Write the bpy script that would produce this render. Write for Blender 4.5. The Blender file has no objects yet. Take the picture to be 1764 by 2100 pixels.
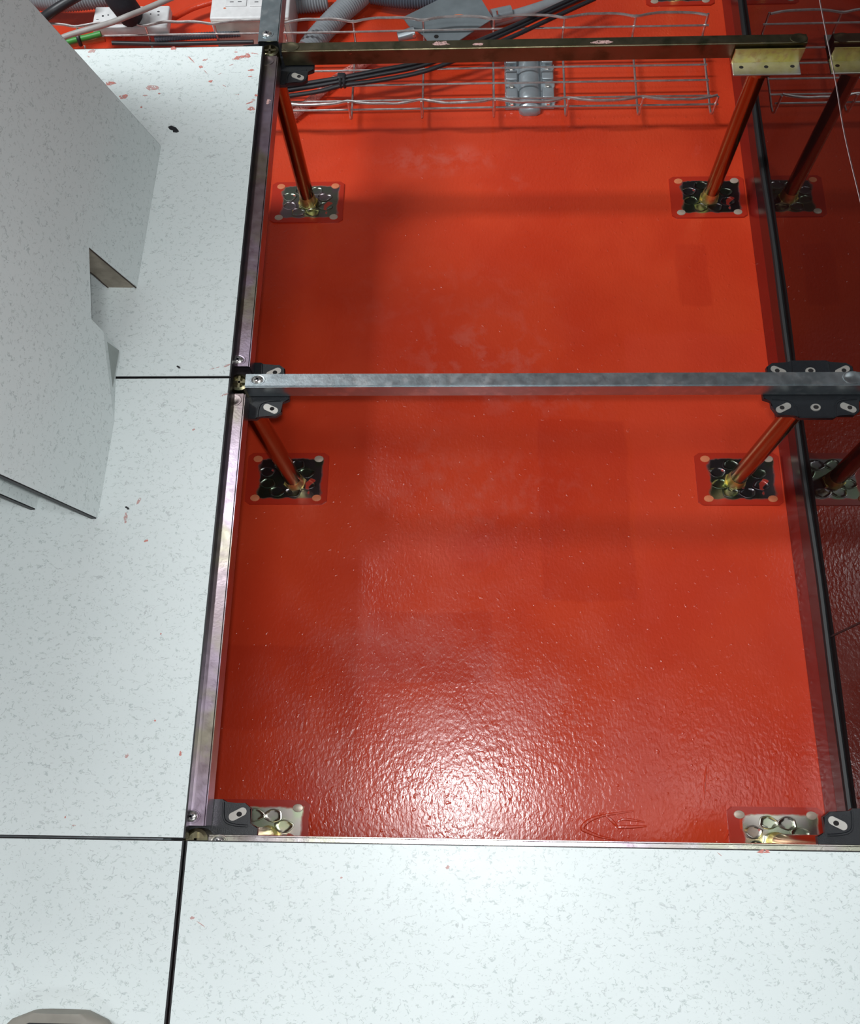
import bpy, bmesh, math, random
from mathutils import Vector, Matrix, Euler, noise
random.seed(4)
sc = bpy.context.scene
C = sc.collection
H = .3944            # top of the raised floor above the painted slab
HS = H - .014        # top of the stringers
WX = .892            # inner face of the right-hand wall

# ------------------------------------------------------------------ camera
cam = bpy.data.cameras.new('camera'); co = bpy.data.objects.new('camera', cam); C.objects.link(co)
cam.sensor_fit = 'HORIZONTAL'; cam.sensor_width = 36
cam.lens = 1783.53 / 1764 * 36
cam.clip_start = .02
R = (Matrix.Rotation(.0142, 3, 'Z') @ Matrix.Rotation(.0341, 3, 'Y') @ Matrix.Rotation(.3329, 3, 'X'))
CL = Vector((.3216, -.5655, 1.4661))
co.matrix_world = Matrix.Translation(CL) @ R.to_4x4()
sc.camera = co

# ------------------------------------------------------------------ light
w = bpy.data.worlds.new('room_ambient'); sc.world = w; w.use_nodes = True
w.node_tree.nodes['Background'].inputs[0].default_value = (.86, .92, .95, 1)
w.node_tree.nodes['Background'].inputs[1].default_value = .16
def area(name, loc, sx, sy, power, col=(.93, .98, 1), rot=(0, 0, 0)):
    l = bpy.data.lights.new(name, 'AREA'); l.shape = 'RECTANGLE'; l.size = sx; l.size_y = sy
    l.energy = power; l.color = col
    o = bpy.data.objects.new(name, l); C.objects.link(o); o.location = loc; o.rotation_euler = rot
    return o
area('ceiling_lamp_left', (-1.45, .70, 2.95), 1.3, .36, 74)
area('highlight_fill_near', (.34, -.52, 2.95), .5, .36, 9)  # unseen overhead light, added to broaden the white highlight on the red paint
area('fill_light_behind', (.9, -2.7, 2.95), 1.2, .5, 16)  # added fill from behind the camera, brightens the near white panels
# the flash of the photographer's telephone, beside its lens
area('camera_flash', (.325, -.545, 1.50), .035, .035, 5.8, (.96, .98, 1))
sc.view_settings.view_transform = 'Standard'; sc.view_settings.look = 'None'
sc.view_settings.exposure = .27; sc.view_settings.gamma = 1
sc.view_settings.use_curve_mapping = False

def at(u, v, z):
    """point of the plane at height z that the photograph shows at pixel u, v"""
    d = R @ Vector(((u - 882) / 1783.53, -(v - 1050) / 1783.53, -1))
    return CL + d * ((z - CL.z) / d.z)

# ------------------------------------------------------------------ materials
def newmat(name):
    m = bpy.data.materials.new(name); m.use_nodes = True
    nt = m.node_tree; return m, nt, nt.nodes['Principled BSDF']
def N(nt, t, **k):
    n = nt.nodes.new(t)
    for a, b in k.items():
        if a in n.inputs: n.inputs[a].default_value = b
        else: setattr(n, a, b)
    return n
def coords(nt): return N(nt, 'ShaderNodeTexCoord').outputs['Object']
def tex(nt, vec, scale, detail=2, dist=0, rough=.5):
    n = N(nt, 'ShaderNodeTexNoise'); n.inputs['Scale'].default_value = scale
    n.inputs['Detail'].default_value = detail; n.inputs['Distortion'].default_value = dist
    n.inputs['Roughness'].default_value = rough
    nt.links.new(vec, n.inputs['Vector']); return n.outputs['Fac']
def mth(nt, op, a, b=None, c=None, clamp=False):
    n = N(nt, 'ShaderNodeMath', operation=op); n.use_clamp = clamp
    for i, x in enumerate((a, b, c)):
        if x is None: continue
        if isinstance(x, (int, float)): n.inputs[i].default_value = x
        else: nt.links.new(x, n.inputs[i])
    return n.outputs[0]
def step(nt, x, lo, hi):
    n = N(nt, 'ShaderNodeMapRange'); n.interpolation_type = 'SMOOTHSTEP'
    nt.links.new(x, n.inputs[0]); n.inputs[1].default_value = lo; n.inputs[2].default_value = hi
    return n.outputs[0]
def mix(nt, f, a, b):
    n = N(nt, 'ShaderNodeMix', data_type='RGBA')
    if isinstance(f, (int, float)): n.inputs[0].default_value = f
    else: nt.links.new(f, n.inputs[0])
    for i, x in ((6, a), (7, b)):
        if isinstance(x, tuple): n.inputs[i].default_value = (*x, 1)
        else: nt.links.new(x, n.inputs[i])
    return n.outputs[2]
def bump(nt, h, strength, dist, prev=None):
    n = N(nt, 'ShaderNodeBump'); n.inputs['Strength'].default_value = strength; n.inputs['Distance'].default_value = dist
    nt.links.new(h, n.inputs['Height'])
    if prev is not None: nt.links.new(prev, n.inputs['Normal'])
    return n.outputs[0]
def L(nt, a, b): nt.links.new(a, b)

def plain(name, col, rough=.5, metal=0, var=.12, scale=60, bmp=0):
    m, nt, b = newmat(name)
    v = coords(nt); f = tex(nt, v, scale, 4)
    dark = tuple(c * (1 - var * 2) for c in col); lite = tuple(min(1, c * (1 + var)) for c in col)
    L(nt, mix(nt, f, dark, lite), b.inputs['Base Color'])
    b.inputs['Roughness'].default_value = rough; b.inputs['Metallic'].default_value = metal
    if bmp: L(nt, bump(nt, tex(nt, v, scale * 4, 3), bmp, .001), b.inputs['Normal'])
    return m
def plated(name, a, bcol, c, rough=.28, scale=22, paint=0.0):
    """zinc-plated steel: two tints drifting into each other, dull blotches, paint specks"""
    m, nt, b = newmat(name); v = coords(nt)
    f = step(nt, tex(nt, v, scale, 2, .4), .35, .65); g = step(nt, tex(nt, v, scale * 2.7, 4, .2), .5, .72)
    colr = mix(nt, g, mix(nt, f, a, bcol), c)
    if paint:
        pm = step(nt, tex(nt, v, 55, 3), 1 - paint, 1.02 - paint)
        colr = mix(nt, pm, colr, (.55, .03, .015))
        L(nt, mth(nt, 'SUBTRACT', 1, pm), b.inputs['Metallic'])
    else: b.inputs['Metallic'].default_value = .95
    L(nt, colr, b.inputs['Base Color'])
    L(nt, mth(nt, 'MULTIPLY_ADD', tex(nt, v, 90, 4), .22, rough - .08), b.inputs['Roughness'])
    mp = N(nt, 'ShaderNodeMapping'); mp.inputs['Scale'].default_value = (1, 1, 1); L(nt, v, mp.inputs[0])
    L(nt, bump(nt, tex(nt, mp.outputs[0], 300, 3), .15, .0006), b.inputs['Normal'])
    return m

def laminate():
    m, nt, b = newmat('speckled_laminate')
    v = coords(nt); geo = N(nt, 'ShaderNodeObjectInfo')
    ad = N(nt, 'ShaderNodeVectorMath', operation='ADD'); L(nt, v, ad.inputs[0])
    cx_ = N(nt, 'ShaderNodeCombineXYZ'); L(nt, mth(nt, 'MULTIPLY', geo.outputs['Random'], 7.0), cx_.inputs[0]); L(nt, cx_.outputs[0], ad.inputs[1])
    v = ad.outputs[0]
    mp = N(nt, 'ShaderNodeMapping'); mp.inputs['Scale'].default_value = (.80, 1.05, 1); L(nt, v, mp.inputs[0]); q = mp.outputs[0]
    def lines(sc_, wid, msc, lo, off):
        m2 = N(nt, 'ShaderNodeMapping'); m2.inputs['Location'].default_value = (off, off * 2, 0); L(nt, q, m2.inputs[0])
        n1 = tex(nt, m2.outputs[0], sc_, 2.5, .6)
        d = mth(nt, 'ABSOLUTE', mth(nt, 'SUBTRACT', n1, .5))
        ln = mth(nt, 'SUBTRACT', 1, step(nt, d, wid * .3, wid))
        return mth(nt, 'MULTIPLY', ln, step(nt, tex(nt, m2.outputs[0], msc, 3), lo, lo + .06))
    f1 = lines(115, .030, 120, .53, 0); f2 = lines(190, .05, 150, .56, 3.3); f3 = lines(70, .020, 90, .55, 8.1)
    dots = step(nt, tex(nt, q, 330, 1), .70, .76)
    base = mix(nt, tex(nt, q, 8, 3), (.70, .77, .76), (.78, .84, .83))
    c = mix(nt, mth(nt, 'MULTIPLY', f1, .6), base, (.40, .47, .46))
    c = mix(nt, mth(nt, 'MULTIPLY', f2, .55), c, (.46, .53, .50))
    c = mix(nt, mth(nt, 'MULTIPLY', f3, .55), c, (.42, .46, .46))
    c = mix(nt, mth(nt, 'MULTIPLY', dots, .35), c, (.30, .32, .32))
    L(nt, c, b.inputs['Base Color'])
    L(nt, mth(nt, 'MULTIPLY_ADD', tex(nt, q, 40, 3), .12, .36), b.inputs['Roughness'])
    L(nt, bump(nt, tex(nt, q, 500, 2), .08, .0005), b.inputs['Normal'])
    return m

def redpaint():
    m, nt, b = newmat('red_epoxy_paint'); v = coords(nt)
    sx = N(nt, 'ShaderNodeSeparateXYZ'); L(nt, v, sx.inputs[0]); X, Y = sx.outputs[0], sx.outputs[1]
    wob = mth(nt, 'MULTIPLY_ADD', tex(nt, v, 14, 3), .02, -.01)
    Xw, Yw = mth(nt, 'ADD', X, wob), mth(nt, 'ADD', Y, wob)
    def rect(x0, x1, y0, y1, s=.004):
        r = step(nt, Xw, x0 - s, x0 + s)
        r = mth(nt, 'MULTIPLY', r, mth(nt, 'SUBTRACT', 1, step(nt, Xw, x1 - s, x1 + s)))
        r = mth(nt, 'MULTIPLY', r, step(nt, Yw, y0 - s, y0 + s))
        return mth(nt, 'MULTIPLY', r, mth(nt, 'SUBTRACT', 1, step(nt, Yw, y1 - s, y1 + s)))
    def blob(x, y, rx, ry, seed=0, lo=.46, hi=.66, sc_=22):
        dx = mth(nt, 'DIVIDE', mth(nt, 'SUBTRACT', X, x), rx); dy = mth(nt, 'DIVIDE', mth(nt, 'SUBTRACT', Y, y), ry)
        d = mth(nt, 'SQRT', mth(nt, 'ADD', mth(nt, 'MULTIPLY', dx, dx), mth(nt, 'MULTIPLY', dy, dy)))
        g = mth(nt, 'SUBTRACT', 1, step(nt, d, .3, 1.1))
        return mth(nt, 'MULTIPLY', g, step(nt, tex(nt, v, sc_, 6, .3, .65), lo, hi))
    base = mix(nt, step(nt, tex(nt, v, 5, 3), .35, .65), (.60, .046, .015), (.66, .060, .020))
    # a second coat, rolled on in taped rectangles
    for r, k in ((rect(.46, .62, -.22, .12), .31), (rect(.16, .375, -.36, -.24), .31), (rect(-.1, .065, -.44, -.30), .31),
                 (rect(.74, .80, .36, .50), .31), (rect(.63, .9, -.45, .30), .25)):
        base = mix(nt, mth(nt, 'MULTIPLY', r, k), base, (.46, .026, .010) if k > .3 else (.66, .06, .03))
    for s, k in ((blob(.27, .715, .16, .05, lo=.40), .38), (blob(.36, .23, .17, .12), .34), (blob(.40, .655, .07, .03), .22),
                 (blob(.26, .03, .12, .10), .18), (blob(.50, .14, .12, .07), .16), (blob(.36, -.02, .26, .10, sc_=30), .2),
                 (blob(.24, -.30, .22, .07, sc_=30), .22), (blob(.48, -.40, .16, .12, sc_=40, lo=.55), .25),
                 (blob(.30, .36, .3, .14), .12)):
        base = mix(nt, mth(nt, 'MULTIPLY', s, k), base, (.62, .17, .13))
    spk = step(nt, tex(nt, v, 210, 1), .79, .82)
    base = mix(nt, mth(nt, 'MULTIPLY', spk, .25), base, (.75, .4, .33))
    L(nt, base, b.inputs['Base Color'])
    dull = step(nt, tex(nt, v, 9, 4), .42, .62)
    L(nt, mth(nt, 'MULTIPLY_ADD', dull, .07, .20), b.inputs['Roughness'])
    b.inputs['IOR'].default_value = 1.5
    mp = N(nt, 'ShaderNodeMapping'); mp.inputs['Scale'].default_value = (1.0, .62, 1); L(nt, v, mp.inputs[0])
    n1 = bump(nt, tex(nt, mp.outputs[0], 190, 2, .3), .50, .0011)
    n2 = bump(nt, tex(nt, v, 38, 2), .25, .0016, n1)
    n3 = bump(nt, step(nt, tex(nt, v, 95, 1), .68, .78), .4, .0012, n2)
    L(nt, n3, b.inputs['Normal'])
    return m

def baseplate_mat(name, a, bcol):
    m, nt, b = newmat(name); v = coords(nt)
    sx = N(nt, 'ShaderNodeSeparateXYZ'); L(nt, v, sx.inputs[0])
    wob = mth(nt, 'MULTIPLY_ADD', tex(nt, v, 45, 3), .22, -.11)
    mx = mth(nt, 'MAXIMUM', mth(nt, 'DIVIDE', mth(nt, 'ABSOLUTE', mth(nt, 'SUBTRACT', sx.outputs[0], .006)), .075),
             mth(nt, 'DIVIDE', mth(nt, 'ABSOLUTE', sx.outputs[1]), .05))
    msk = step(nt, mth(nt, 'ADD', mx, wob), .72, .80)
    top = mth(nt, 'SUBTRACT', 1, step(nt, sx.outputs[2], .0062, .0075))
    msk = mth(nt, 'MULTIPLY', msk, top)
    spot = step(nt, tex(nt, v, 34, 2), .66, .69)
    msk = mth(nt, 'MAXIMUM', msk, mth(nt, 'MULTIPLY', spot, .9))
    met = mix(nt, step(nt, tex(nt, v, 26, 2), .4, .6), a, bcol)
    L(nt, mix(nt, msk, met, (.45, .028, .012)), b.inputs['Base Color'])
    L(nt, mth(nt, 'SUBTRACT', 1, msk), b.inputs['Metallic'])
    b.inputs['Roughness'].default_value = .27
    return m

M = dict(
    lam=laminate(), red=redpaint(),
    trim=plain('black_edge_trim', (.018, .018, .02), .45),
    core=plain('panel_pan_steel', (.36, .40, .38), .45, .3),
    cement=plain('cut_cement_core', (.33, .29, .23), .9, 0, .3, 70, .6),
    rust=plain('cut_steel_skin', (.07, .05, .04), .6, .5),
    steel=plated('grey_galvanised_steel', (.42, .50, .53), (.50, .57, .60), (.62, .68, .70), .30),
    pink=plated('pink_green_passivated_steel', (.62, .50, .58), (.58, .58, .46), (.66, .62, .66), .26, 9),
    olive=plated('olive_zinc_steel', (.17, .16, .095), (.23, .20, .13), (.11, .12, .07), .34, 12, .26),
    mauve=plated('mauve_passivated_steel', (.34, .27, .27), (.46, .38, .47), (.36, .33, .26), .30, 7, .22),
    brass=plain('yellow_zinc_tube', (.34, .18, .07), .19, 1.0, .12, 12),
    yellow=plated('yellow_zinc_plate', (.72, .62, .18), (.80, .70, .36), (.62, .42, .18), .38, 30),
    silver=plated('silver_zinc_plate', (.66, .68, .56), (.78, .80, .80), (.60, .60, .44), .35, 22),
    bp1=baseplate_mat('base_plate_mauve', (.30, .25, .27), (.24, .29, .23)),
    bp2=baseplate_mat('base_plate_green', (.12, .16, .11), (.16, .15, .16)),
    bp3=baseplate_mat('base_plate_bright', (.66, .76, .52), (.72, .66, .60)),
    rivet=plain('pale_rivet', (.62, .52, .42), .4, .4),
    rivet_red=plain('painted_rivet', (.72, .22, .10), .4),
    screw=plain('nickel_screw', (.82, .80, .76), .22, .9),
    black=plain('black_plastic', (.012, .014, .017), .38, 0, .2, 200, .2),
    slot=plain('bare_slot_liner', (.62, .60, .55), .3, .6),
    hole=plain('dark_hole', (.008, .006, .006), .8),
    wire=plated('tray_wire_zinc', (.80, .79, .78), (.68, .64, .62), (.86, .86, .85), .34, 60, .27),
    conduit=plain('grey_conduit_plastic', (.30, .32, .34), .45, .1),
    conduit2=plain('dark_conduit_plastic', (.10, .12, .15), .4),
    cable=plain('black_cable_jacket', (.022, .022, .026), .42),
    greycable=plain('grey_cable_jacket', (.42, .40, .38), .5),
    green=plain('green_wire_jacket', (.05, .30, .05), .45),
    orange=plain('orange_wire_jacket', (.75, .16, .05), .45),
    white=plain('white_socket_plastic', (.80, .80, .80), .4),
    cream=plain('cream_box_side', (.62, .60, .54), .5),
    ink=plain('dark_socket_mark', (.05, .05, .06), .5),
    galv=plain('galvanised_sheet', (.25, .29, .31), .48, .4, .18, 26, .2),
    clamp=plain('grey_cast_clamp', (.40, .45, .48), .32, .5, .12, 50),
    smear=plain('red_paint_smear', (.70, .27, .23), .5),
    smear2=plain('faint_red_smear', (.76, .48, .45), .5),
    glass=None, band=plain('red_painted_channel', (.20, .012, .010), .25),
    band2=plain('dark_channel', (.045, .008, .010), .22), rubber=plain('black_rubber', (.010, .011, .012), .55),
    thread=plain('pale_sealant', (.55, .45, .45), .5),
    shoe=plain('grey_rubber', (.30, .28, .24), .6), shoe2=plain('dark_shoe_fabric', (.02, .022, .03), .8, 0, .2, 300, .4),
    wallp=plain('white_wall_paint', (.7, .7, .7), .8), ceil=plain('ceiling_panel', (.5, .5, .5), .9),
)
m, nt, b = newmat('dark_glass'); b.inputs['Base Color'].default_value = (.012, .004, .004, 1)
b.inputs['Roughness'].default_value = .015; b.inputs['IOR'].default_value = 1.62; M['glass'] = m

for nm_ in ('smear', 'smear2'):
    nt = M[nm_].node_tree; v_ = coords(nt)
    a_ = step(nt, tex(nt, v_, 260, 4, .5, .7), .39, .53); L(nt, mth(nt, 'MULTIPLY', a_, .95 if nm_ == 'smear' else .7), nt.nodes['Principled BSDF'].inputs['Alpha'])
# ------------------------------------------------------------------ mesh helpers
def bx(bm, x0, x1, y0, y1, z0, z1, bev=0, seg=2):
    vs = [bm.verts.new((x, y, z)) for z in (z0, z1) for y in (y0, y1) for x in (x0, x1)]
    fs = [bm.faces.new([vs[i] for i in q]) for q in ((0, 2, 3, 1), (4, 5, 7, 6), (0, 1, 5, 4), (2, 6, 7, 3), (0, 4, 6, 2), (1, 3, 7, 5))]
    if bev:
        es = list({e for f in fs for e in f.edges})
        bmesh.ops.bevel(bm, geom=es, offset=bev, segments=seg, affect='EDGES', profile=.5)
def prism(bm, pts, z0, z1, mtx=None, bev=0):
    lo = [bm.verts.new((p[0], p[1], z0)) for p in pts]; hi = [bm.verts.new((p[0], p[1], z1)) for p in pts]
    a = bm.faces.new(lo[::-1]); t = bm.faces.new(hi); n = len(pts)
    for i in range(n): bm.faces.new((lo[i], lo[(i + 1) % n], hi[(i + 1) % n], hi[i]))
    if bev: bmesh.ops.bevel(bm, geom=list(t.edges), offset=bev, segments=2, affect='EDGES')
    if mtx is not None:
        for v in lo + hi: v.co = mtx @ v.co
def ell(cx, cy, rx, ry, n=20, a0=0):
    return [(cx + rx * math.cos(a0 + i * 2 * math.pi / n), cy + ry * math.sin(a0 + i * 2 * math.pi / n)) for i in range(n)]
def lathe(bm, prof, c=(0, 0, 0), n=20, sx=1, sy=1):
    rings = []
    for r, z in prof:
        rings.append([bm.verts.new((c[0] + sx * r * math.cos(i * 2 * math.pi / n), c[1] + sy * r * math.sin(i * 2 * math.pi / n), c[2] + z)) for i in range(n)])
    for a, b_ in zip(rings, rings[1:]):
        for i in range(n): bm.faces.new((a[i], a[(i + 1) % n], b_[(i + 1) % n], b_[i]))
    bm.faces.new(rings[0][::-1]); bm.faces.new(rings[-1])
def smooth_path(pts, k=6):
    P = [Vector(p) for p in pts]
    if len(P) < 3: return P
    out = []
    for i in range(len(P) - 1):
        p0 = P[max(i - 1, 0)]; p1 = P[i]; p2 = P[i + 1]; p3 = P[min(i + 2, len(P) - 1)]
        for j in range(k):
            t = j / k
            out.append(.5 * ((2 * p1) + (p2 - p0) * t + (2 * p0 - 5 * p1 + 4 * p2 - p3) * t * t + (3 * p1 - p0 - 3 * p2 + p3) * t ** 3))
    out.append(P[-1]); return out
def tube(bm, pts, r, n=8, k=6, rf=None, cap=True):
    P = smooth_path(pts, k) if k else [Vector(p) for p in pts]
    prev = None; rings = []; up = Vector((0, 0, 1))
    for i, p in enumerate(P):
        d = (P[min(i + 1, len(P) - 1)] - P[max(i - 1, 0)]).normalized()
        if prev is None:
            s = d.cross(up if abs(d.z) < .9 else Vector((1, 0, 0))).normalized()
        else:
            s = (prev - d * prev.dot(d)).normalized()
        prev = s; t = d.cross(s); rr = rf(i, len(P)) if rf else r
        rings.append([bm.verts.new(p + s * rr * math.cos(a * 2 * math.pi / n) + t * rr * math.sin(a * 2 * math.pi / n)) for a in range(n)])
    for a, b_ in zip(rings, rings[1:]):
        for i in range(n): bm.faces.new((a[i], a[(i + 1) % n], b_[(i + 1) % n], b_[i]))
    if cap: bm.faces.new(rings[0][::-1]); bm.faces.new(rings[-1])
def corrugated(bm, pts, r, pitch=.0058):
    P = smooth_path(pts, 24); Ltot = sum((a - b_).length for a, b_ in zip(P, P[1:])); n = max(8, int(Ltot / pitch * 2))
    # resample evenly
    out = [P[0]]; need = Ltot / n; acc = 0
    for a, b_ in zip(P, P[1:]):
        seg = (b_ - a).length; pos = 0
        while acc + seg - pos >= need:
            pos += need - acc; out.append(a.lerp(b_, pos / seg)); acc = 0
        acc += seg - pos
    tube(bm, out, r, 16, 0, lambda i, n_: r * (1.0 if i % 2 else .84))
def obj(name, bm, mat, parent=None, smooth=False, loc=None):
    bmesh.ops.recalc_face_normals(bm, faces=bm.faces)
    me = bpy.data.meshes.new(name); bm.to_mesh(me); bm.free()
    for p in me.polygons: p.use_smooth = smooth
    if smooth:
        try: me.set_sharp_from_angle(angle=math.radians(40))
        except Exception: pass
    me.materials.append(M[mat] if isinstance(mat, str) else mat)
    o = bpy.data.objects.new(name, me); C.objects.link(o)
    if parent: o.parent = parent
    if loc: o.location = loc
    return o
def tag(o, label, cat, group=None):
    o['label'] = label; o['category'] = cat
    if group: o['group'] = group
    return o
def thing(name, label, cat, loc=(0, 0, 0), group=None, rot=None):
    o = bpy.data.objects.new(name, None); C.objects.link(o); o.location = loc; o.empty_display_size = .05
    if rot: o.rotation_euler = rot
    return tag(o, label, cat, group)
def struct(o): o['kind'] = 'structure'; return o
B = bmesh.new

# ------------------------------------------------------------------ setting
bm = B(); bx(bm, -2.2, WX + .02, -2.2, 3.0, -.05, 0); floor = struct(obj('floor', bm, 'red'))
def ridge(pts, r=.0016):
    bm = B(); tube(bm, [(p[0], p[1], 0) for p in pts], r, 6, 5, lambda i, n: r * (.4 + math.sin(math.pi * (i + .4) / n))); obj('paint_ridge', bm, 'red', floor, True)
A_ = lambda u, v: at(u, v, 0)[:2]
ridge([A_(1300, 1663), A_(1240, 1672), A_(1208, 1683), A_(1194, 1698), A_(1206, 1706), A_(1232, 1716), A_(1262, 1722)], .0024)
ridge([A_(1244, 1674), A_(1256, 1684), A_(1270, 1700)], .002); ridge([A_(1262, 1696), A_(1290, 1696), A_(1326, 1694)], .002)
ridge([A_(1265, 1686), A_(1278, 1680), A_(1300, 1682), A_(1322, 1686)], .0016)
ridge([A_(632, 1656), A_(636, 1690), A_(640, 1716)], .0022); ridge([A_(1516, 1655), A_(1519, 1690), A_(1520, 1722)], .0028)
ridge([A_(1500, 1692), A_(1494, 1706), A_(1488, 1722)], .0014); ridge([A_(642, 1404), A_(655, 1392), A_(668, 1385)], .0012)
ridge([A_(1445, 1640), A_(1446, 1600), A_(1449, 1570)], .0012)

wall = bpy.data.objects.new('wall_right', None); C.objects.link(wall); struct(wall)
Y0, Y1, JY = -2.2, 3.0, -.30
bm = B(); bx(bm, WX, WX + .02, Y0, Y1, 0, .048, .001); obj('painted_channel', bm, 'band', wall)
bm = B(); bx(bm, WX - .0005, WX + .02, Y0, Y1, .0485, .096, .001); obj('channel_cover', bm, 'band2', wall)
for a, c in ((Y0, JY - .0012), (JY + .0012, Y1)):
    bm = B(); bx(bm, WX, WX + .012, a, c, .100, 3.0); obj('glass_panel', bm, 'glass', wall)
bm = B(); n_ = 60
tube(bm, [(WX - .003 + .0006 * math.sin(i * 1.7), Y0 + (Y1 - Y0) * i / n_, .103 + .002 * math.sin(i * .9)) for i in range(n_ + 1)], .0058, 8, 2); obj('gasket', bm, 'rubber', wall, True)
bm = B(); bx(bm, WX - .001, WX + .006, JY - .0014, JY + .0014, .1, 3.0); obj('joint_seal', bm, 'rubber', wall)
bm = B(); tube(bm, [(WX - .0006, .12, .425), (WX - .0006, .27, .412), (WX - .0006, .40, .401), (WX - .0006, .5, .402), (WX - .0006, .60, .399), (WX - .0006, .8, .396), (WX - .0006, 1.3, .396)], .00042, 5); obj('sealant_line', bm, 'thread', wall)

bm = B(); bx(bm, -2.2, WX + .02, -2.2, 3.0, 3.0, 3.05); struct(obj('ceiling', bm, 'ceil'))

# ------------------------------------------------------------------ raised floor panels
def rot2(pts): return pts
def panel(name, x0, x1, y0, y1, label):
    """a lifted-in panel: laminate sheet, black edge trim round it, steel pan below"""
    t = thing(name, label, 'floor panel', ((x0 + x1) / 2, (y0 + y1) / 2, H), 'raised floor panels')
    a, c = (x1 - x0) / 2, (y1 - y0) / 2
    bm = B(); bx(bm, -a + .002, a - .002, -c + .001, c - .001, -.0035, 0); obj('laminate_sheet', bm, 'lam', t)
    bm = B(); bx(bm, -a, a, -c, c, -.0138, -.0006); bx(bm, -a, a, -c, c, -.0138, -.0137)
    obj('edge_trim', bm, 'trim', t)
    bm = B()
    lo = [(-a + .13, -c + .10), (a - .13, -c + .10), (a - .13, c - .10), (-a + .13, c - .10)]
    prism(bm, lo, -.036, -.0135); obj('steel_pan', bm, 'core', t)
    return t
p1 = panel('floor_panel', -.897, -.0006, .0035, .601, 'white flecked floor panel under the leaning panels, smeared with red paint by the far edge')
p2 = panel('floor_panel', -.897, -.0006, -.5985, .0015, 'white flecked floor panel left of the nearer red opening')
p3 = panel('floor_panel', -.900, -.0012, -1.2, -.6005, 'white flecked floor panel in the lower left corner, with the shoe on it')
p4 = panel('floor_panel', .0012, .885, -1.2, -.6005, 'white flecked floor panel along the near edge of the red opening')

def splat(par, u, v, lu, lv, ang=0, mat='smear', seed=0):
    """thin film of paint rubbed on a panel's top"""
    rnd = random.Random(seed + int(u * 7 + v)); c = at(u, v, H); e = at(u + lu, v, H) - c; f_ = at(u, v - lv, H) - c
    L1, L2 = e.length, f_.length; ca, sa = math.cos(ang), math.sin(ang); pts = []
    n = 14
    for i in range(n):
        a = i * 2 * math.pi / n; k = rnd.uniform(.55, 1.1)
        x, y = L1 * k * math.cos(a), L2 * k * math.sin(a)
        pts.append((c.x + x * ca - y * sa - par.location.x, c.y + x * sa + y * ca - par.location.y))
    bm = B(); prism(bm, pts, .00005, .0004); obj('paint_smear', bm, mat, par)
for i, (u, v, lu, lv, an, mt) in enumerate([
    (226, 171, 12, 5, 0, 'smear'), (254, 199, 12, 5, 0, 'smear'), (310, 180, 16, 6, 0, 'smear2'), (298, 196, 6, 1.5, 0, 'smear2'), (290, 220, 2.5, 2, 0, 'smear'),
    (356, 99, 6, 4, 0, 'smear'), (392, 122, 13, 1, -.85, 'smear'), (412, 137, 5, 3, -.4, 'smear'), (422, 148, 7, .7, -.85, 'smear2'), (489, 119, 15, 5, .25, 'smear'), (508, 114, 7, 5, .9, 'smear'),
    (522, 110, 9, 1, -.2, 'smear'), (515, 144, 7, 2, 0, 'smear'), (513, 157, 5, 1, 0, 'smear'), (516, 223, 9, 4, 0, 'smear'), (512, 211, 8, 1.5, .4, 'smear'), (520, 205, 5, 1, 0, 'smear'),
    (432, 167, 5, 2.5, .3, 'smear'), (460, 176, 6, .8, -.7, 'smear2'), (420, 123, 6, 2, .3, 'smear'), (484, 107, 4, 1, 0, 'smear'), (450, 152, 5, .8, .6, 'smear2'), (487, 194, 4, 1.2, 0, 'smear2'),
    (190, 105, 10, 4, .4, 'smear2'), (181, 116, 5, 1, -.5, 'smear2'), (525, 196, 4, 2.5, 0, 'smear'), (327, 192, 3, 1.5, 0, 'smear'), (475, 133, 6, .8, .5, 'smear2')]):
    splat(p1, u, v, lu, lv, an, mt, i)
for u, v, lu, lv, an, mt in ((441, 755, 12, 1, .3, 'smear2'), (465, 750, 8, 2, .5, 'smear2')):
    splat(p1, u, v, lu, lv, an, mt)
for u, v, lu, lv, an, mt in ((460, 810, 9, 1.5, .4, 'smear2'), (397, 881, 3.5, 2, 0, 'smear'), (258, 1062, 4, 12, 0, 'smear2'), (300, 1109, 6, 2.5, .2, 'smear'), (285, 1027, 3, 10, -.4, 'smear2'),
                             (260, 1550, 5, 4, .8, 'smear2'), (370, 1545, 3, 6, 0, 'smear'), (318, 1478, 3, 2, 0, 'smear'), (134, 1676, 2, 3, 0, 'smear'), (152, 1693, 4, 2, 0, 'smear2'), (330, 1300, 2, 2, 0, 'smear')):
    splat(p2, u, v, lu, lv, an, mt)
for u, v, lu, lv, an, mt in ((1565, 1746, 15, 5, 0, 'smear'), (1476, 1752, 6, 1.2, -.7, 'smear2'), (918, 1779, 5, 4, .5, 'smear2'), (394, 1882, 5, 3.5, 0, 'smear2'), (412, 1895, 12, 1.2, -.5, 'smear2'), (700, 1800, 3, 2, 0, 'smear2')):
    splat(p4, u, v, lu, lv, an, mt)
chip_pts = [(0, 0), (-.006, .002), (-.009, .0062), (-.004, .0085), (.004, .0048), (.009, -.0018), (.006, -.004), (.0, -.0032)]
bm = B(); prism(bm, chip_pts, 0, .0022, None, .0006); tag(obj('plastic_chip', bm, 'black', None, False, (-.129, .432, H + .0002)), 'small black chip lying on the white panel right of the leaning panels', 'chip')
bm = B(); prism(bm, [(p[0] * .35, p[1] * .35) for p in chip_pts], 0, .001); tag(obj('plastic_chip', bm, 'black', None, False, tuple(at(366, 754, H + .0002))), 'tiny black crumb just above the seam left of the middle stringer', 'chip')
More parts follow.
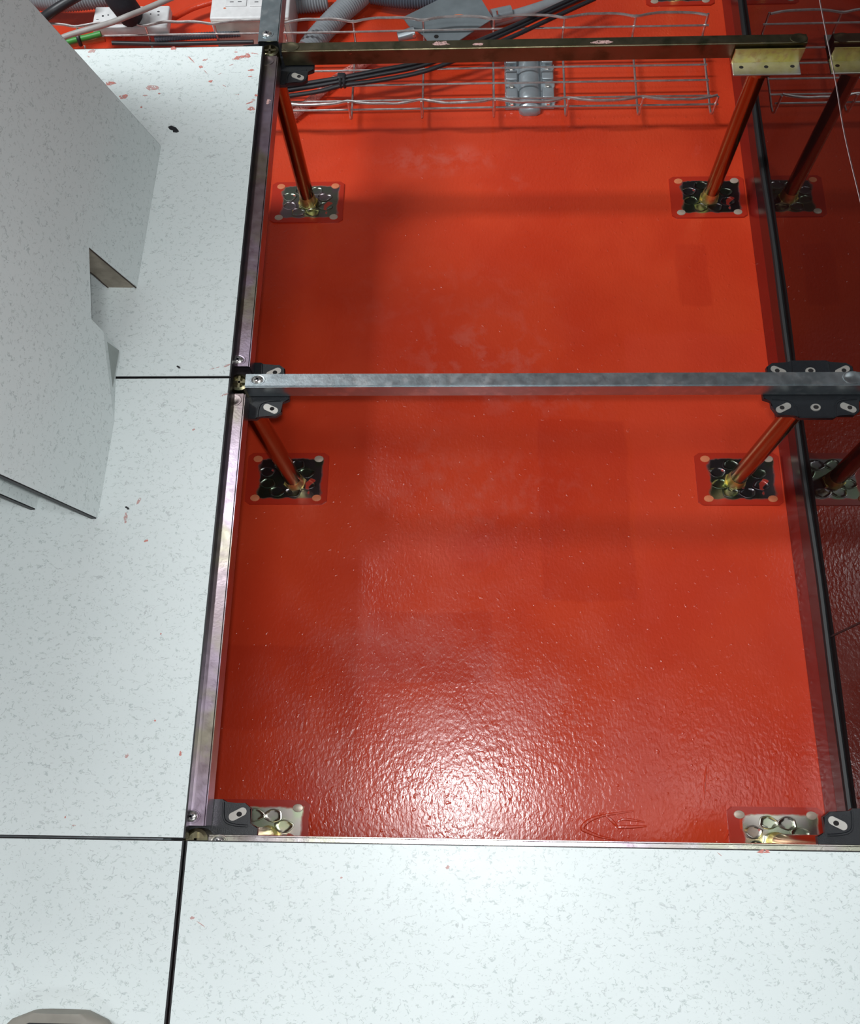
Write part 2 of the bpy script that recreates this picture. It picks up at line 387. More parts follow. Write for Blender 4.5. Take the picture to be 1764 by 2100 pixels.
bm = B(); prism(bm, [(p[0] * .35, p[1] * .35) for p in chip_pts], 0, .001); tag(obj('plastic_chip', bm, 'black', None, False, tuple(at(261, 1043, H + .0002))), 'tiny black crumb on the white panel right of the leaning panel corner', 'chip')

# ------------------------------------------------------------------ leaning panels
TH = math.radians(71.5)
bdir = Vector((.014, .607, 0)).normalized(); sdir = Vector((-math.cos(TH) * bdir.y, math.cos(TH) * bdir.x, math.sin(TH))); ndir = bdir.cross(sdir)
if ndir.x < 0: ndir = -ndir
def lean_frame(origin): 
    return Matrix(((bdir.x, sdir.x, ndir.x, origin[0]), (bdir.y, sdir.y, ndir.y, origin[1]), (bdir.z, sdir.z, ndir.z, origin[2]), (0, 0, 0, 1)))
def leaning(label, origin, slot):
    t = thing('floor_panel', label, 'floor panel', (0, 0, 0), 'raised floor panels'); t.matrix_world = lean_frame(origin)
    W, S, T = .6075, .62, .031
    if slot:
        out = [(0, 0), (.140, 0), (.2530, .0045), (.2530, .0483), (.258, .0725), (.3536, .100), (.3541, 0), (W, 0), (W, S), (0, S)]
    else:
        out = [(0, 0), (W, 0), (W, S), (0, S)]
    # laminate skin; at the slot its corner is knocked back
    bm = B(); F = []
    zb = {1: 0, 2: -.013} if slot else {}
    top = [bm.verts.new((p[0], p[1], zb.get(i, 0))) for i, p in enumerate(out)]; low = [bm.verts.new((p[0], p[1], zb.get(i, 0) - .002)) for i, p in enumerate(out)]
    if slot:
        bm.faces.new((top[1], top[2], top[3])); bm.faces.new((low[3], low[2], low[1]))
        rest = [0, 1, 3, 4, 5, 6, 7, 8, 9]
    else: rest = list(range(len(out)))
    bm.faces.new([top[i] for i in rest]); bm.faces.new([low[i] for i in rest][::-1])
    for i in range(len(out)):
        j = (i + 1) % len(out); bm.faces.new((top[i], top[j], low[j], low[i]))
    obj('laminate_sheet', bm, 'lam', t)
    # black trim along the near, far and top edges
    for nm, q in (('n', (-.0016, 0.002, 0.002, S)), ('f', (W - .001, W + .0006, 0.002, S)), ('t', (0, W, S, S + .0016))):
        bm = B(); bx(bm, q[0], q[1], q[2], q[3], -.0075, -.0003); obj('edge_trim', bm, 'trim', t)
    # steel pan, sides drawn in
    bm = B()
    def frus(x0, x1, y0, y1, ins):
        a = [bm.verts.new(p) for p in ((x0, y0, -.003), (x1, y0, -.003), (x1, y1, -.003), (x0, y1, -.003))]
        c = [bm.verts.new(p) for p in ((x0 + ins[0], y0 + ins[1], -T), (x1 - ins[2], y0 + ins[1], -T), (x1 - ins[2], y1 - .02, -T), (x0 + ins[0], y1 - .02, -T))]
        bm.faces.new(a[::-1]); bm.faces.new(c)
        for i in range(4): bm.faces.new((a[i], a[(i + 1) % 4], c[(i + 1) % 4], c[i]))
    if slot:
        frus(.004, .2525, .0505 + .004, S - .003, (.02, .004, 0)); frus(.004, .2450, .010, .0505, (.02, .018, 0))
        frus(.2525, .3545, .128, S - .003, (0, 0, 0)); frus(.3545, W - .004, .002, S - .003, (0, .004, .02))
    else: frus(.004, W - .004, .006, S - .003, (.022, .02, .02))
    obj('steel_pan', bm, 'core', t)
    if slot:
        # the sawn faces of the slot: cement between two thin steel skins
        def cutface(pts, nm, mt):
            bm = B(); vs = [bm.verts.new(p) for p in pts]; ex = bmesh.ops.extrude_face_region(bm, geom=[bm.faces.new(vs)])
            for v in [g for g in ex['geom'] if isinstance(g, bmesh.types.BMVert)]: v.co.x += .0012
            obj(nm, bm, mt, t)
        # rough lower rim of the far cut
        rr = random.Random(3); xs = [0.002 + i * .011 for i in range(10)]
        low = [(.3531, min(.104, x), -.0415 + .001 * (xs.index(x)) * .6 + rr.uniform(-.0014, .0014)) for x in xs]
        cutface([(.3531, .002, -.002), (.3531, .104, -.002)] + low[::-1], 'cut_core', 'cement')
        bm = B(); tube(bm, low, .0011, 6, 2); tube(bm, [(.353, .0, -.0015), (.353, .05, -.0018), (.353, .101, -.0015)], .0010, 6, 2); tube(bm, [(.3525, .1005, -.0015), (.3525, .101, -.012), (.3525, .098, -.024), (.3525, .102, -.032), (.3525, .099, -.040)], .0026, 6, 3)
        obj('cut_skin_edge', bm, 'rust', t, True)
    return t
leaning('large grey-white panel leaning at the left, with a square slot sawn in its lower edge', (-.159, -.205, H + .0005), True)
leaning('second white panel leaning behind the slotted one, only its dark-edged lower corner showing', (-.243, -.1925, H + .0005), False)
# rack cabinet that both panels lean on, outside the frame
bm = B(); bx(bm, -.86, -.480, -.10, .56, H + .001, H + 1.25, .004)
cab = thing('equipment_cabinet', 'plain grey cabinet beyond the left edge of the photo holding up the leaning panels', 'cabinet', (0, 0, 0))
obj('cabinet_body', bm, 'core', cab)

# ------------------------------------------------------------------ screws and stringers
def screw(par, x, y, z, r=.0085, sx=1.25, parent_off=True):
    bm = B(); lathe(bm, [(r, 0), (r, .0008), (r * .8, .0022), (r * .35, .0027)], (x, y, z), 18, sx, 1)
    s = obj('screw', bm, 'screw', par, True)
    bm = B(); k = r * .55
    for a in (.5, .5 + math.pi / 2):
        prism(bm, [(x + sx * (k * math.cos(a) * e + .0011 * math.sin(a) * g), y + k * math.sin(a) * e - .0011 * math.cos(a) * g) for e, g in ((1, 1), (-1, 1), (-1, -1), (1, -1))], z + .0024, z + .0031)
    obj('screw_recess', bm, 'ink', s)
def dimple(par, x, y, z, mat, r=.011, sx=1.3):
    """pressed countersink round a screw"""
    bm = B(); n = 20
    rings = []
    for rr, zz in ((r, 0.0001), (r * .97, .0008), (r * .80, .0009), (r * .62, .0002)):
        rings.append([bm.verts.new((x + sx * rr * math.cos(i * 2 * math.pi / n), y + rr * .9 * math.sin(i * 2 * math.pi / n), z + zz)) for i in range(n)])
    for a, b_ in zip(rings, rings[1:]):
        for i in range(n): bm.faces.new((a[i], a[(i + 1) % n], b_[(i + 1) % n], b_[i]))
    bm.faces.new(rings[-1]); obj('screw_dimple', bm, mat, par, True)
def stringer(label, x0, x1, y0, y1, mat, screws=(), dimples=(), along='x', zt=HS, hgt=.030, chips=()):
    t = thing('stringer', label, 'stringer', ((x0 + x1) / 2, (y0 + y1) / 2, zt - hgt), 'steel stringers of the raised floor')
    cx_, cy_ = t.location.x, t.location.y; hx, hy = (x1 - x0) / 2, (y1 - y0) / 2; wl = .0016
    bm = B()   # thin-walled box section, open at both ends
    def ring(e):
        o_ = [(-1, 0), (1, 0), (1, hgt), (-1, hgt)]
        half = hy if along == 'x' else hx
        P = []
        for s_, z in o_: P.append((s_ * half, z))
        q = [(s_ * (half - wl), wl if z == 0 else hgt - wl) for s_, z in o_]
        mk = (lambda a, z: (e * hx, a, z)) if along == 'x' else (lambda a, z: (a, e * hy, z))
        return [bm.verts.new(mk(*p)) for p in P], [bm.verts.new(mk(*p)) for p in q]
    A, Bq = ring(-1), ring(1)
    le = []
    for k in (0, 1):
        for i in range(4):
            j = (i + 1) % 4; bm.faces.new((A[k][i], A[k][j], Bq[k][j], Bq[k][i]))
    for R_ in (A, Bq):
        for i in range(4):
            j = (i + 1) % 4; bm.faces.new((R_[0][i], R_[0][j], R_[1][j], R_[1][i]))
    bm.edges.ensure_lookup_table()
    le = [e for i in range(4) for e in [bm.edges.get((A[0][i], Bq[0][i]))] if e]
    bmesh.ops.bevel(bm, geom=le, offset=.0018, segments=3, affect='EDGES')
    obj('beam', bm, mat, t, True)
    for x, y in screws: dimple(t, x - cx_, y - cy_, hgt, mat, .0092, 1.2); screw(t, x - cx_, y - cy_, hgt + .0006, .0062)
    for x, y in dimples: dimple(t, x - cx_, y - cy_, hgt, mat)
    for x, y, rx, ry in chips:
        bm = B(); rnd = random.Random(int(x * 999)); prism(bm, [(px_, py_) for px_, py_ in [(x - cx_ + rx * rnd.uniform(.5, 1) * math.cos(i * .52), y - cy_ + ry * rnd.uniform(.6, 1) * math.sin(i * .52)) for i in range(12)]], hgt + .00005, hgt + .0004)
        obj('paint_smear', bm, 'smear2', t)
    return t
stringer('grey steel stringer crossing the middle of the red opening', .0165, .886, -.0055, .0155, 'steel', [(.034, .0055)], [(.857, .006)])
stringer('olive and brown stringer across the far end, ending at the yellow plate', .0255, .871, .6035, .6225, 'olive', (), [(.040, .613), (.858, .612)], chips=[(.285, .6145, .02, .005), (.345, .611, .012, .003), (.545, .611, .022, .005)])
stringer('bright stringer along the near white panel edge', .0235, .886, -.611, -.5945, 'pink', [(.036, -.602)], ())
stringer('mauve stringer beside the far white panel, between far and middle crossbars', -.0125, .0205, .027, .594, 'mauve', [(.0035, .037)], [(.001, .584)], 'y', chips=[(.012, .50, .005, .006)])
stringer('pale stringer beside the nearer white panel, running down to the bottom corner', -.0125, .0180, -.5845, -.016, 'mauve', [(.0005, -.574)], [(.0, -.026)], 'y')
stringer('grey stringer running away past the far corner, above the sockets', -.0155, .0185, .626, 1.30, 'steel', [(-.001, .641)], (), 'y')
stringer('brown stringer under the far edge of the white panel, left of the corner', -.87, -.0255, .598, .618, 'olive', (), (), chips=[(-.13, .609, .02, .003), (-.22, .609, .03, .003)])
for a, nm in ((.005, 'hidden stringer under the seam left of the middle crossbar'), (-.602, 'hidden stringer under the seam left of the bottom corner')):
    stringer(nm, -.87, -.030, a - .010, a + .010, 'steel')

# ------------------------------------------------------------------ pedestals
def pedestal(x, y, label, bpm, tubemat='brass', gasket=True, bright=False, foot=(0, 0), rivets=('rivet',) * 4, tilt=0):
    t = thing('pedestal', label, 'pedestal', (x, y, 0), 'pedestals of the raised floor')
    fx, fy = foot
    bm = B()
    pl = [(-.066, -.05), (.066, -.05), (.0745, -.044), (.0745, .044), (.066, .05), (-.066, .05), (-.0745, .044), (-.0745, -.044)]
    prism(bm, pl, .0002, .0032, None, .0008)
    # pressed rounded cells and a raised rim line
    def cell(cx_, cy_, rx, ry, a0):
        n = 16; rings = []
        for k, z in ((1.0, .0030), (.95, .0042), (.86, .0044), (.78, .0036), (.5, .0035)):
            rings.append([bm.verts.new((cx_ + rx * k * math.cos(a0 + i * 2 * math.pi / n) * (1 + .13 * math.cos(3 * i * 2 * math.pi / n)), cy_ + ry * k * math.sin(a0 + i * 2 * math.pi / n), z)) for i in range(n)])
        for a, b_ in zip(rings, rings[1:]):
            for i in range(n): bm.faces.new((a[i], a[(i + 1) % n], b_[(i + 1) % n], b_[i]))
        bm.faces.new(rings[-1])
    for k in range(8):
        a = k * math.pi / 4 + .35; cell((.041 if k % 2 else .037) * math.cos(a), .0285 * math.sin(a), .0158, .0106, a)
    obj('base_plate', bm, bpm, t, True)
    for i, (px_, py_) in enumerate(((-.056, .038), (.056, .038), (-.056, -.038), (.056, -.038))):
        bm = B(); lathe(bm, [(.0065, 0), (.006, .0012), (.003, .0018)], (px_, py_, .0031), 14, 1.35, 1); obj('rivet', bm, rivets[i], t, True)
    # nut, weld collar, threaded foot, tube
    bm = B(); prism(bm, ell(fx, fy, .021, .0165, 6, .3), .0045, .0115, None, .0012); obj('foot_nut', bm, 'silver' if bright else 'yellow', t)
    tz, tx, ty = .340, tilt, 0
    bm = B(); tube(bm, [(fx, fy, .010), (fx + (tx - fx) * .05, fy + (ty - fy) * .05, .030)], .0150, 20, 0, lambda i, n: (.0172, .0150)[i]); obj('foot_collar', bm, 'yellow', t, True)
    bm = B(); tube(bm, [(fx + (tx - fx) * .04, fy * .96, .028), (tx, ty, tz)], .0148, 28, 0); obj('tube', bm, tubemat, t, True)
    # head
    bm = B(); lathe(bm, [(.022, .322), (.024, .330), (.024, .3425)], (0, 0, 0), 20, 1.2, 1); obj('head_collar', bm, 'black' if gasket else tubemat, t, True)
    if gasket:
        out = [(-.060, -.026), (-.052, -.040), (-.030, -.040), (-.024, -.044), (.024, -.044), (.030, -.040), (.052, -.040), (.060, -.034), (.060, -.018), (.070, -.014), (.070, .014), (.060, .018), (.060, .036), (.052, .042), (.030, .042), (.024, .046), (-.024, .046), (-.030, .042), (-.052, .042), (-.060, .036), (-.060, .018), (-.070, .014), (-.070, -.014), (-.060, -.018)]
        bm = B(); prism(bm, out, .3425, .3500, None, .001)
        for sx in (-1, 1):
            for sy in (-1, 1):
                tube(bm, [(sx * .026, sy * .043, .350), (sx * .027, sy * .028, .350), (sx * .031, sy * .020, .350), (sx * .042, sy * .0165, .350), (sx * .058, sy * .0155, .350)], .0016, 6, 3)
        bx(bm, -.058, .058, -.0135, .0145, .3495, .3499, 0)
        obj('gasket', bm, 'black', t, True)
        for sx in (-1, 1):
            for sy in (-1, 1):
                c0 = (sx * .0445, sy * .0290); ca = math.atan2(sy * .5, sx * 1.0) if sy * sx > 0 else math.atan2(sy * .5, sx)
                pts = []
                for i in range(20):
                    a = i * 2 * math.pi / 20; lx = .0062 * (1 if math.cos(a) > 0 else -1) + .0052 * math.cos(a); ly = .0050 * math.sin(a)
                    pts.append((c0[0] + lx * math.cos(ca) - ly * math.sin(ca), c0[1] + lx * math.sin(ca) + ly * math.cos(ca)))
                bm = B(); prism(bm, pts, .3498, .3508); s_ = obj('slot_liner', bm, 'slot', t)
                bm = B(); prism(bm, ell(c0[0] + .002 * sx, c0[1], .0034, .0030, 14), .3507, .3510); obj('slot_hole', bm, 'hole', s_)
        for sy in (-1, 1):
            bm = B(); lathe(bm, [(.0058, 0), (.0052, .0016), (.0036, .0016)], (0, sy * .0285, .3498), 16, 1.25, 1); s_ = obj('eyelet', bm, 'slot', t, True)
            bm = B(); prism(bm, ell(0, sy * .0285, .0038, .0030, 14), .3513, .3516); obj('eyelet_hole', bm, 'hole', s_)
    else:
        for sy in (-1, 1):
            y0, y1 = (.0125, .042) if sy > 0 else (-.0405, -.0125)
            bm = B(); bx(bm, -.0545, .0545, y0, y1, .3455, .3485, .0012); f_ = obj('head_flange', bm, 'silver', t)
            for px_ in (-.040, .0, .042):
                bm = B(); prism(bm, ell(px_, (y0 + y1) / 2 - sy * .002, .0036, .0028, 14), .3484, .3488); obj('flange_hole', bm, 'hole', f_)
            bm = B(); yy = sy * .0125; bx(bm, -.0555, .0555, min(yy, yy + sy * .002), max(yy, yy + sy * .002), .3455, .3740, .0006); obj('head_lip', bm, 'yellow', t)
        bm = B(); bx(bm, -.0545, .0545, -.0125, .0125, .3455, .3475); obj('head_channel', bm, 'yellow', t)
    return t
def boss(par, x, y):
    bm = B(); lathe(bm, [(.0135, 0), (.0135, .026), (.010, .028), (.009, .022), (.003, .022)], (x, y, .3505), 16, 1.1, .95)
    for a in (0, math.pi / 2): prism(bm, [(x + .012 * math.cos(a) * e - .0016 * math.sin(a) * g, y + .0105 * math.sin(a) * e + .0016 * math.cos(a) * g) for e, g in ((1, 1), (-1, 1), (-1, -1), (1, -1))], .372, .3775)
    obj('centre_boss', bm, 'olive', par, True)
XA, XB = .004, .814
q = pedestal(XA, .610, 'pedestal at the far left corner with mauve base plate', 'bp1', foot=(.003, -.004), rivets=('rivet_red', 'rivet_red', 'rivet', 'rivet')); boss(q, .001, 0)
q = pedestal(XA, .004, 'middle left pedestal with dark green base plate under the grey crossbar', 'bp2', foot=(.016, -.010), rivets=('rivet_red', 'rivet', 'rivet_red', 'rivet_red')); boss(q, .003, 0)
q = pedestal(XA, -.600, 'pedestal at the bottom left corner, its black head beside bright base plate', 'bp3', foot=(.012, -.006), rivets=('rivet', 'rivet', 'rivet', 'rivet')); boss(q, .003, 0)
pedestal(XB, .612, 'far right pedestal with yellow and silver head plate', 'bp2', gasket=False, foot=(0, -.008), rivets=('rivet_red', 'rivet', 'rivet', 'rivet'))
pedestal(XB, .004, 'middle right pedestal with black head under the grey crossbar', 'bp2', foot=(-.008, -.006), rivets=('rivet_red', 'rivet', 'rivet_red', 'rivet_red'))
pedestal(XB, -.600, 'pedestal at the bottom right with greenish bright base plate', 'bp3', bright=True, foot=(-.004, -.004))
pedestal(.800, 1.172, 'pedestal beyond the wire tray, only its base plate in view', 'bp1', gasket=False, foot=(0, -.006))
q = pedestal(XA, 1.26, 'pedestal under the far end of the receding stringer, out of frame', 'bp1')

# ------------------------------------------------------------------ wire tray
tr = thing('cable_tray', 'wire mesh cable tray running across the top of the red opening', 'cable tray', (.2, .9, .030))
ox, oy, oz = .2, .9, .030; YN, YF = .796, 1.000; ZB, ZM, ZR = .0335, .058, .081; XL, XR = -.80, .836
xs = [.0895 + .148 * k for k in range(-6, 6)]
for x in xs:
    e = .004 if x > .8 else 0
    bm = B(); P = [(x, YN - .0065, ZR), (x, YN - .0065, ZM), (x, YN + .001, ZB - .0045), (x, .86, ZB - .0045), (x, .95, ZB - .0045), (x, YF - .001, ZB - .0045), (x, YF + .0045, ZM), (x, YF + .0075, ZR)]
    tube(bm, [(p[0] - ox, p[1] - oy, p[2] - oz) for p in P], .0025, 7, 3); obj('cross_wire', bm, 'wire', tr, True)
def longi(pts, r, nm='long_wire'):
    bm = B(); tube(bm, [(p[0] - ox, p[1] - oy, p[2] - oz) for p in pts], r, 7, 3); obj(nm, bm, 'wire', tr, True)
def rim(y, s):
    pts = []
    for k in range(len(xs) * 6):
        x = XL + .0 + k * .148 / 6
        if x > XR + .006: break
        ph = ((x - xs[0]) / .148) % 1; d = min(ph, 1 - ph)
        pts.append((x, y - s * (.0085 if d > .24 else .0085 * max(0, (d - .05) / .19)) + random.uniform(-.0004, .0004), ZR + random.uniform(-.0006, .0006)))
    longi(pts, .0028, 'rim_wire')
rim(YN - .003, 1); rim(YF + .004, -1)
for y, z in ((YN - .0035, ZM), (.839, ZB), (.880, ZB), (.921, ZB), (.962, ZB), (YF + .0015, ZM)):
    longi([(XL, y, z), (-.3, y + .001, z), (.0, y - .0006, z), (.4, y + .0005, z), (XR - (0 if z == ZM else .004), y, z)], .0022)
for u, x, y in ((0, -.45, .9), (0, .39, .9),):
    bm = B(); bx(bm, x - .012 - ox, x + .012 - ox, YN + .004 - oy, YF - .008 - oy, .0002 - oz, ZB - .008 - oz, .001) if u else bx(bm, -.745 - ox, -.72 - ox, YN + .004 - oy, YF - .008 - oy, .0002 - oz, .0265 - oz, .001)
    if x < 0: obj('tray_support', bm, 'galv', tr)
    else: bm.free()

# ------------------------------------------------------------------ grey clamp under the tray
ck = thing('pipe_clamp', 'grey cast pipe clamp with six bolts under the wire tray', 'clamp', (.4625, .888, 0))
bm = B(); n = 14; prof = [(-.0235 + 0, 0), (-.0235, .008)] + [(.0235 * math.cos(math.pi - i * math.pi / n), .008 + .0165 * math.sin(math.pi - i * math.pi / n)) for i in range(1, n)] + [(.0235, .008), (.0235, 0)]
secs = [(-.064, .55, .35), (-.058, .92, .75), (-.050, 1, .92), (-.036, 1, .96), (-.034, .93, .93), (-.030, 1, 1), (-.012, 1, 1), (-.010, .96, .97), (.010, .96, .97), (.012, 1, 1), (.040, 1, 1), (.060, .98, 1), (.085, .98, 1)]
rg = [[bm.verts.new((x * a, y, max(.0004, z * c))) for x, z in prof] for y, a, c in secs]
for a, b_ in zip(rg, rg[1:]):
    for i in range(len(prof) - 1): bm.faces.new((a[i], a[i + 1], b_[i + 1], b_[i]))
bm.faces.new(rg[0]); bm.faces.new(rg[-1][::-1]); obj('clamp_barrel', bm, 'clamp', ck, True)
for s in (-1, 1):
    bm = B(); x0, x1 = sorted((s * .022, s * .052)); bx(bm, x0, x1, -.047, .085, .0004, .0085, .0012); obj('clamp_flange', bm, 'clamp', ck)
    for y in (-.020, .029, .074):
        x0, x1 = sorted((s * .0260, s * .0505)); bm = B(); bx(bm, x0, x1, y - .013, y + .013, .008, .0205, .0025, 3); obj('clamp_lug', bm, 'clamp', ck, True)
    for y in (-.0405, .0045, .052):
        bm = B(); prism(bm, ell(s * .038, y, .0062, .0058, 6), .008, .0150, None, .001); obj('clamp_bolt', bm, 'screw', ck)
        x0, x1 = sorted((s * .0505, s * .0522)); bm = B(); bx(bm, x0, x1, y - .008, y + .004, .008, .018); obj('clamp_tab', bm, 'screw', ck)

# ------------------------------------------------------------------ cables and conduits
def run(name, label, cat, pts, r, mat, corr=False, group=None, n=10):
    bm = B(); P = [tuple(at(*p)) for p in pts]
    if corr: corrugated(bm, P, r)
    else: tube(bm, P, r, n, 6)
    return tag(obj(name, bm, mat, None, True), label, cat, group)
run('corrugated_conduit', 'thick grey corrugated conduit slanting down behind the far stringer', 'conduit', [(790, -70, .034), (745, -15, .033), (700, 25, .032), (655, 72, .028), (630, 104, .024)], .0235, 'conduit', True)
run('plain_conduit', 'thin grey pipe stub smeared with red, below the black cables', 'conduit', [(760, 122, .014), (690, 162, .0125), (640, 205, .0125), (596, 240, .0125)], .0095, 'smear')
run('corrugated_conduit', 'grey corrugated conduit lying across the top, right of the receding stringer', 'conduit', [(560, 8, .0215), (600, 8, .0215), (640, 6, .0215), (672, 2, .0215)], .0205, 'conduit', True)
run('corrugated_conduit', 'pale corrugated conduit at the top left above the leaning panel', 'conduit', [(60, 0, .05), (120, 4, .05), (180, 0, .05), (240, -10, .05)], .020, 'conduit', True)
run('corrugated_conduit', 'dark corrugated conduit lying inside the tray below the sockets', 'conduit', [(318, 80, .046), (380, 75, .046), (440, 72, .046), (492, 69, .046)], .0072, 'conduit2', True)
run('corrugated_conduit', 'dark corrugated conduit behind the metal plate at the top', 'conduit', [(760, -8, .03), (830, 2, .03), (900, 0, .03), (960, -10, .03)], .016, 'conduit2', True)
run('grey_conduit', 'grey pipe with a red paint patch, right of the metal plate', 'conduit', [(1008, 44, .016), (1070, 28, .016), (1140, 5, .016), (1220, -25, .016)], .0125, 'conduit')
# bundle of three black cables with a tie
for i, (dx, dy, dz) in enumerate(((0, 0, 0), (3, -9, .0055), (6, 11, .001))):
    run('black_cable', ('lowest', 'uppermost', 'middle')[(0, 1, 2)[i]] + ' of three black cables bundled across the tray', 'cable',
        [(548 + dx, 190 + dy, .050 + dz), (592 + dx, 185 + dy, .050 + dz), (650 + dx, 176 + dy, .050 + dz), (703, 166 + dy * .8, .051 + dz), (770 + dx, 154 + dy, .052 + dz), (865 + dx, 135 + dy, .054 + dz), (960 + dx, 100 + dy, .060 + dz), (1050 + dx, 62 + dy, .066 + dz), (1110 + dx, 34 + dy, .066 + dz), (1215 + dx, -14 + dy, .066 + dz)], .0044, 'cable', group='bundled black cables')
c = at(703, 166, .053); bm = B()
for s_ in (-.004, .004): tube(bm, [c + Vector((s_, .0125 * math.cos(a), .0100 * math.sin(a))) for a in [i * math.pi / 5 for i in range(10)]], .0034, 6, 2)
bx(bm, c.x - .010, c.x + .006, c.y - .004, c.y + .010, c.z + .006, c.z + .013, .002)
tag(obj('cable_tie', bm, 'cable', None, True), 'black tie clasped round the three black cables', 'cable tie')
run('grey_cable', 'grey round cable slanting over the white socket strip', 'cable', [(95, 100, .10), (131, 76, .105), (200, 55, .112), (235, 44, .125), (262, 33, .130), (300, 18, .120), (355, -6, .115)], .0058, 'greycable')
run('green_wire', 'short green wire end lying in the tray by the leaning panel', 'wire', [(120, 92, .06), (150, 83, .064), (180, 76, .066), (207, 69, .068)], .0062, 'green')
run('orange_wire', 'orange wire beneath the green wire end', 'wire', [(120, 98, .048), (165, 88, .048), (215, 80, .048)], .0058, 'orange')
run('red_cable', 'red painted cable lying between the two white sockets', 'cable', [(345, 42, .03), (390, 18, .03), (425, 6, .03), (470, -8, .03)], .007, 'red')
run('black_cable', 'thin black cable lying under the corrugated conduit in the tray', 'cable', [(230, 88, .045), (330, 90, .040), (430, 88, .040), (520, 86, .040)], .0045, 'cable')
run('black_cable', 'dark cable poking out at the leaning panel top edge', 'cable', [(70, 50, .10), (105, 25, .10), (135, 6, .105), (170, -14, .11)], .010, 'cable')
bm = B(); tube(bm, [tuple(at(*p)) for p in ((158, 70, .074), (161, 80, .070), (166, 93, .055))], .0042, 6, 3); tag(obj('cable_tie', bm, 'cable', None, True), 'black tie hooked over the tray wire by the green wire', 'cable tie')
run('black_plug', 'fat black cable plug standing in the white socket strip', 'plug', [(232, -30, .16), (240, -8, .14), (255, 12, .118), (268, 30, .088)], .0265, 'shoe2', n=16)

# metal plate leaning in the tray
zt = .052; pts = [tuple(at(u, v, zt)) for u, v in ((826, 35), (905, -4), (985, -6), (1012, 38), (995, 48), (940, 84), (880, 88), (868, 72), (838, 52))]
bm = B(); prism(bm, [(p[0], p[1]) for p in pts], zt - .002, zt, None, .0005)
pt = tag(obj('metal_plate', bm, 'galv'), 'bent grey sheet metal plate lying in the tray at the top', 'plate')
bm = B(); c = at(941, 33, zt); prism(bm, ell(c.x, c.y, .013, .005, 9), zt, zt + .0004); obj('paint_smear', bm, 'rivet_red', pt)
bm = B(); c = at(895, 75, zt); prism(bm, ell(c.x, c.y, .005, .005, 12), zt, zt + .0004); obj('plate_hole', bm, 'hole', pt)
bm = B(); a = at(816, 76, .045); b2 = at(850, 66, .048); tube(bm, [a, b2], .0105, 14, 0, lambda i, n: (.009, .012)[i])
cg = tag(obj('cable_gland', bm, 'clamp', None, True), 'grey threaded pipe end at the lower left of the metal plate', 'fitting')
bm = B(); a = at(846, 60, .050); b2 = at(850, 74, .050); tube(bm, [a, b2], .004, 8, 0); obj('gland_screw', bm, 'screw', cg, True)
bm = B(); a = at(1008, 36, .024); b2 = at(1048, 26, .024); tube(bm, [a, b2], .0165, 14, 0, lambda i, n: (.0165, .015)[i])
cg = tag(obj('cable_gland', bm, 'clamp', None, True), 'grey pipe coupling with a wing screw, right of the metal plate', 'fitting')
bm = B(); a = at(1020, 28, .040); b2 = at(1019, 20, .054); tube(bm, [a, b2], .0026, 8, 0); obj('gland_screw', bm, 'screw', cg, True)

# socket strip
st = thing('socket_strip', 'white socket strip at the top left under the grey cable', 'socket', tuple(at(268, 34, .0665)))
bm = B(); c = st.location; e = at(345, 34, .0665).x - c.x; ht = (at(268, 12, .0665).y - at(268, 57, .0665).y) / 2
bx(bm, -e, e, -ht, ht, -.022, 0, .004, 3); obj('strip_body', bm, 'white', st, True)
for u, v, w_, h_ in ((211, 33, 4, 3), (222, 31, 3, 2), (309, 19, 3, 2), (309, 29, 3, 2), (325, 24, 5, 2), (325, 31, 4, 1.5), (200, 40, 5, .8)):
    p = at(u, v, .0665) - c; bm = B(); prism(bm, ell(p.x, p.y, w_ * .0006, h_ * .0008, 10), .0001, .0006); obj('socket_slot', bm, 'ink', st)
p = at(267, 30, .0665) - c; bm = B(); lathe(bm, [(.024, 0), (.024, .004), (.021, .005)], (p.x, p.y, .0001), 20); obj('socket_rim', bm, 'cable', st, True)
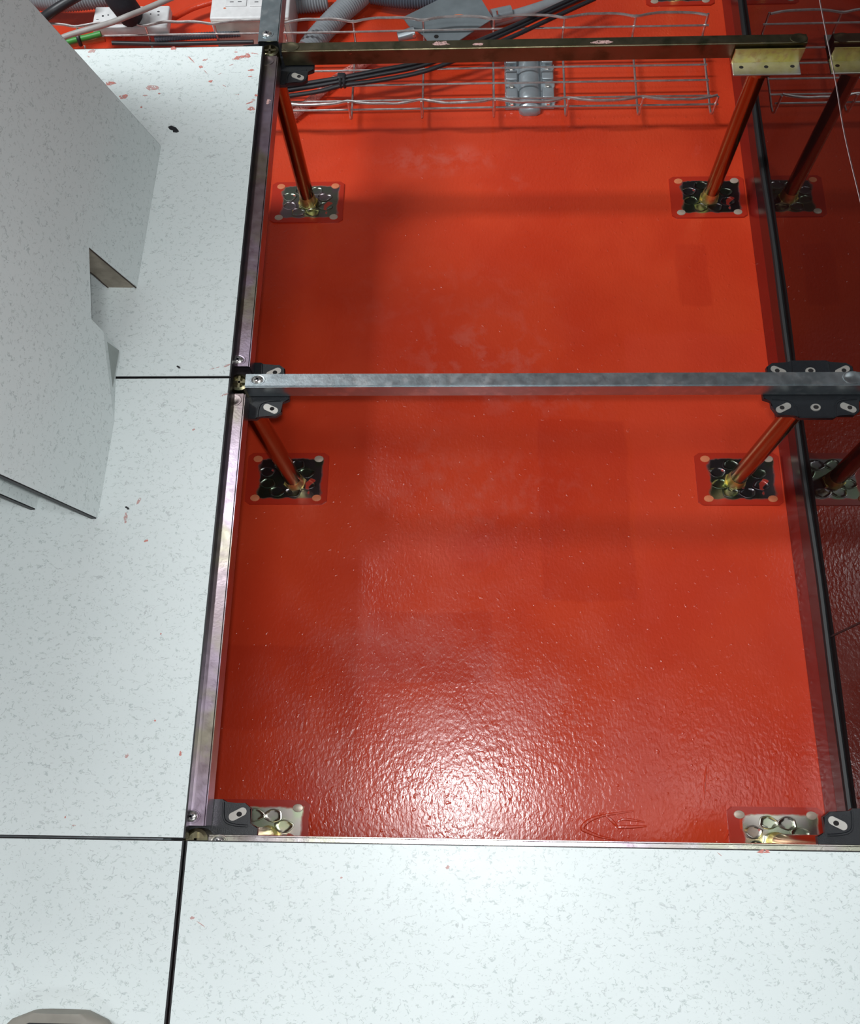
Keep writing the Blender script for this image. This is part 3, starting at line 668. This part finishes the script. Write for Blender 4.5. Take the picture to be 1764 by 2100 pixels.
# socket box
c = at(512, 10, .0845); sb = thing('socket_box', 'cream white socket box behind the tray, left of the receding stringer', 'socket', tuple(c))
x0 = at(432, 15, .0845).x - c.x; x1 = at(594, 15, .0845).x - c.x; yn = at(512, 36, .0845).y - c.y
bm = B(); bx(bm, x0, x1, yn, yn + .13, -.083, 0, .004, 3); obj('box_body', bm, 'white', sb, True)
bm = B(); bx(bm, x0 + .003, x1 - .003, yn - .0015, yn + .002, -.080, -.006, .0006); obj('box_front', bm, 'cream', sb)
for u0, u1 in ((462, 508), (512, 560)):
    p0 = at(u0, 14, .0845) - c; p1_ = at(u1, -12, .0845) - c; bm = B()
    bx(bm, p0.x, p1_.x, p0.y, p1_.y, .0001, .0022, .0008); fc = obj('socket_face', bm, 'white', sb)
    bm = B()
    for q0 in (.3, .68): bx(bm, p0.x + (p1_.x - p0.x) * q0 - .004, p0.x + (p1_.x - p0.x) * q0 + .004, p0.y + .010, p0.y + .0115, .0022, .0026)
    obj('socket_slot', bm, 'ink', fc)
p = at(461, 17, .0845) - c; bm = B(); prism(bm, ell(p.x, p.y, .003, .002, 8), .0001, .0005); obj('paint_smear', bm, 'rivet_red', sb)

# ------------------------------------------------------------------ shoe at the lower left
sh = thing('shoe', 'toe of a dark shoe with grey rubber rim at the bottom left edge', 'shoe', (-.113, -.776, H + .001))
def shoe_secs(scale_w, zlo, zhi, ins):
    out = []
    for y, w_, z in ((0, .030, .5), (.008, .050, .7), (.025, .066, .85), (.055, .076, .95), (.10, .079, 1.0), (.16, .070, 1.15), (.22, .062, 1.35), (.27, .064, 1.5), (.30, .056, 1.5), (.312, .035, 1.4)):
        out.append((-y - ins, w_ * scale_w, zlo, zlo + (zhi - zlo) * z))
    return out
def loft(bm, secs, n=20):
    rg = []
    for y, w_, a, c_ in secs:
        ring = []
        for i in range(n):
            t = i * 2 * math.pi / n; cxx, szz = math.cos(t), math.sin(t)
            ring.append(bm.verts.new((w_ * abs(cxx) ** .7 * (1 if cxx > 0 else -1), y, (a + c_) / 2 + (c_ - a) / 2 * abs(szz) ** .6 * (1 if szz > 0 else -1))))
        rg.append(ring)
    for a, b_ in zip(rg, rg[1:]):
        for i in range(n): bm.faces.new((a[i], a[(i + 1) % n], b_[(i + 1) % n], b_[i]))
    bm.faces.new(rg[0]); bm.faces.new(rg[-1][::-1])
bm = B(); loft(bm, [(y, w_, 0, .026) for y, w_, a, c_ in shoe_secs(1.06, 0, .02, 0)]); obj('sole', bm, 'shoe', sh, True)
bm = B(); loft(bm, shoe_secs(.95, .015, .058, .009)); obj('upper', bm, 'shoe2', sh, True)
for k in range(4):
    bm = B(); yy = -.12 - k * .022; tube(bm, [(-.03, yy, .060 + k * .003), (0, yy + .004, .072 + k * .004), (.03, yy, .060 + k * .003)], .003, 6); obj('lace', bm, 'shoe', sh, True)
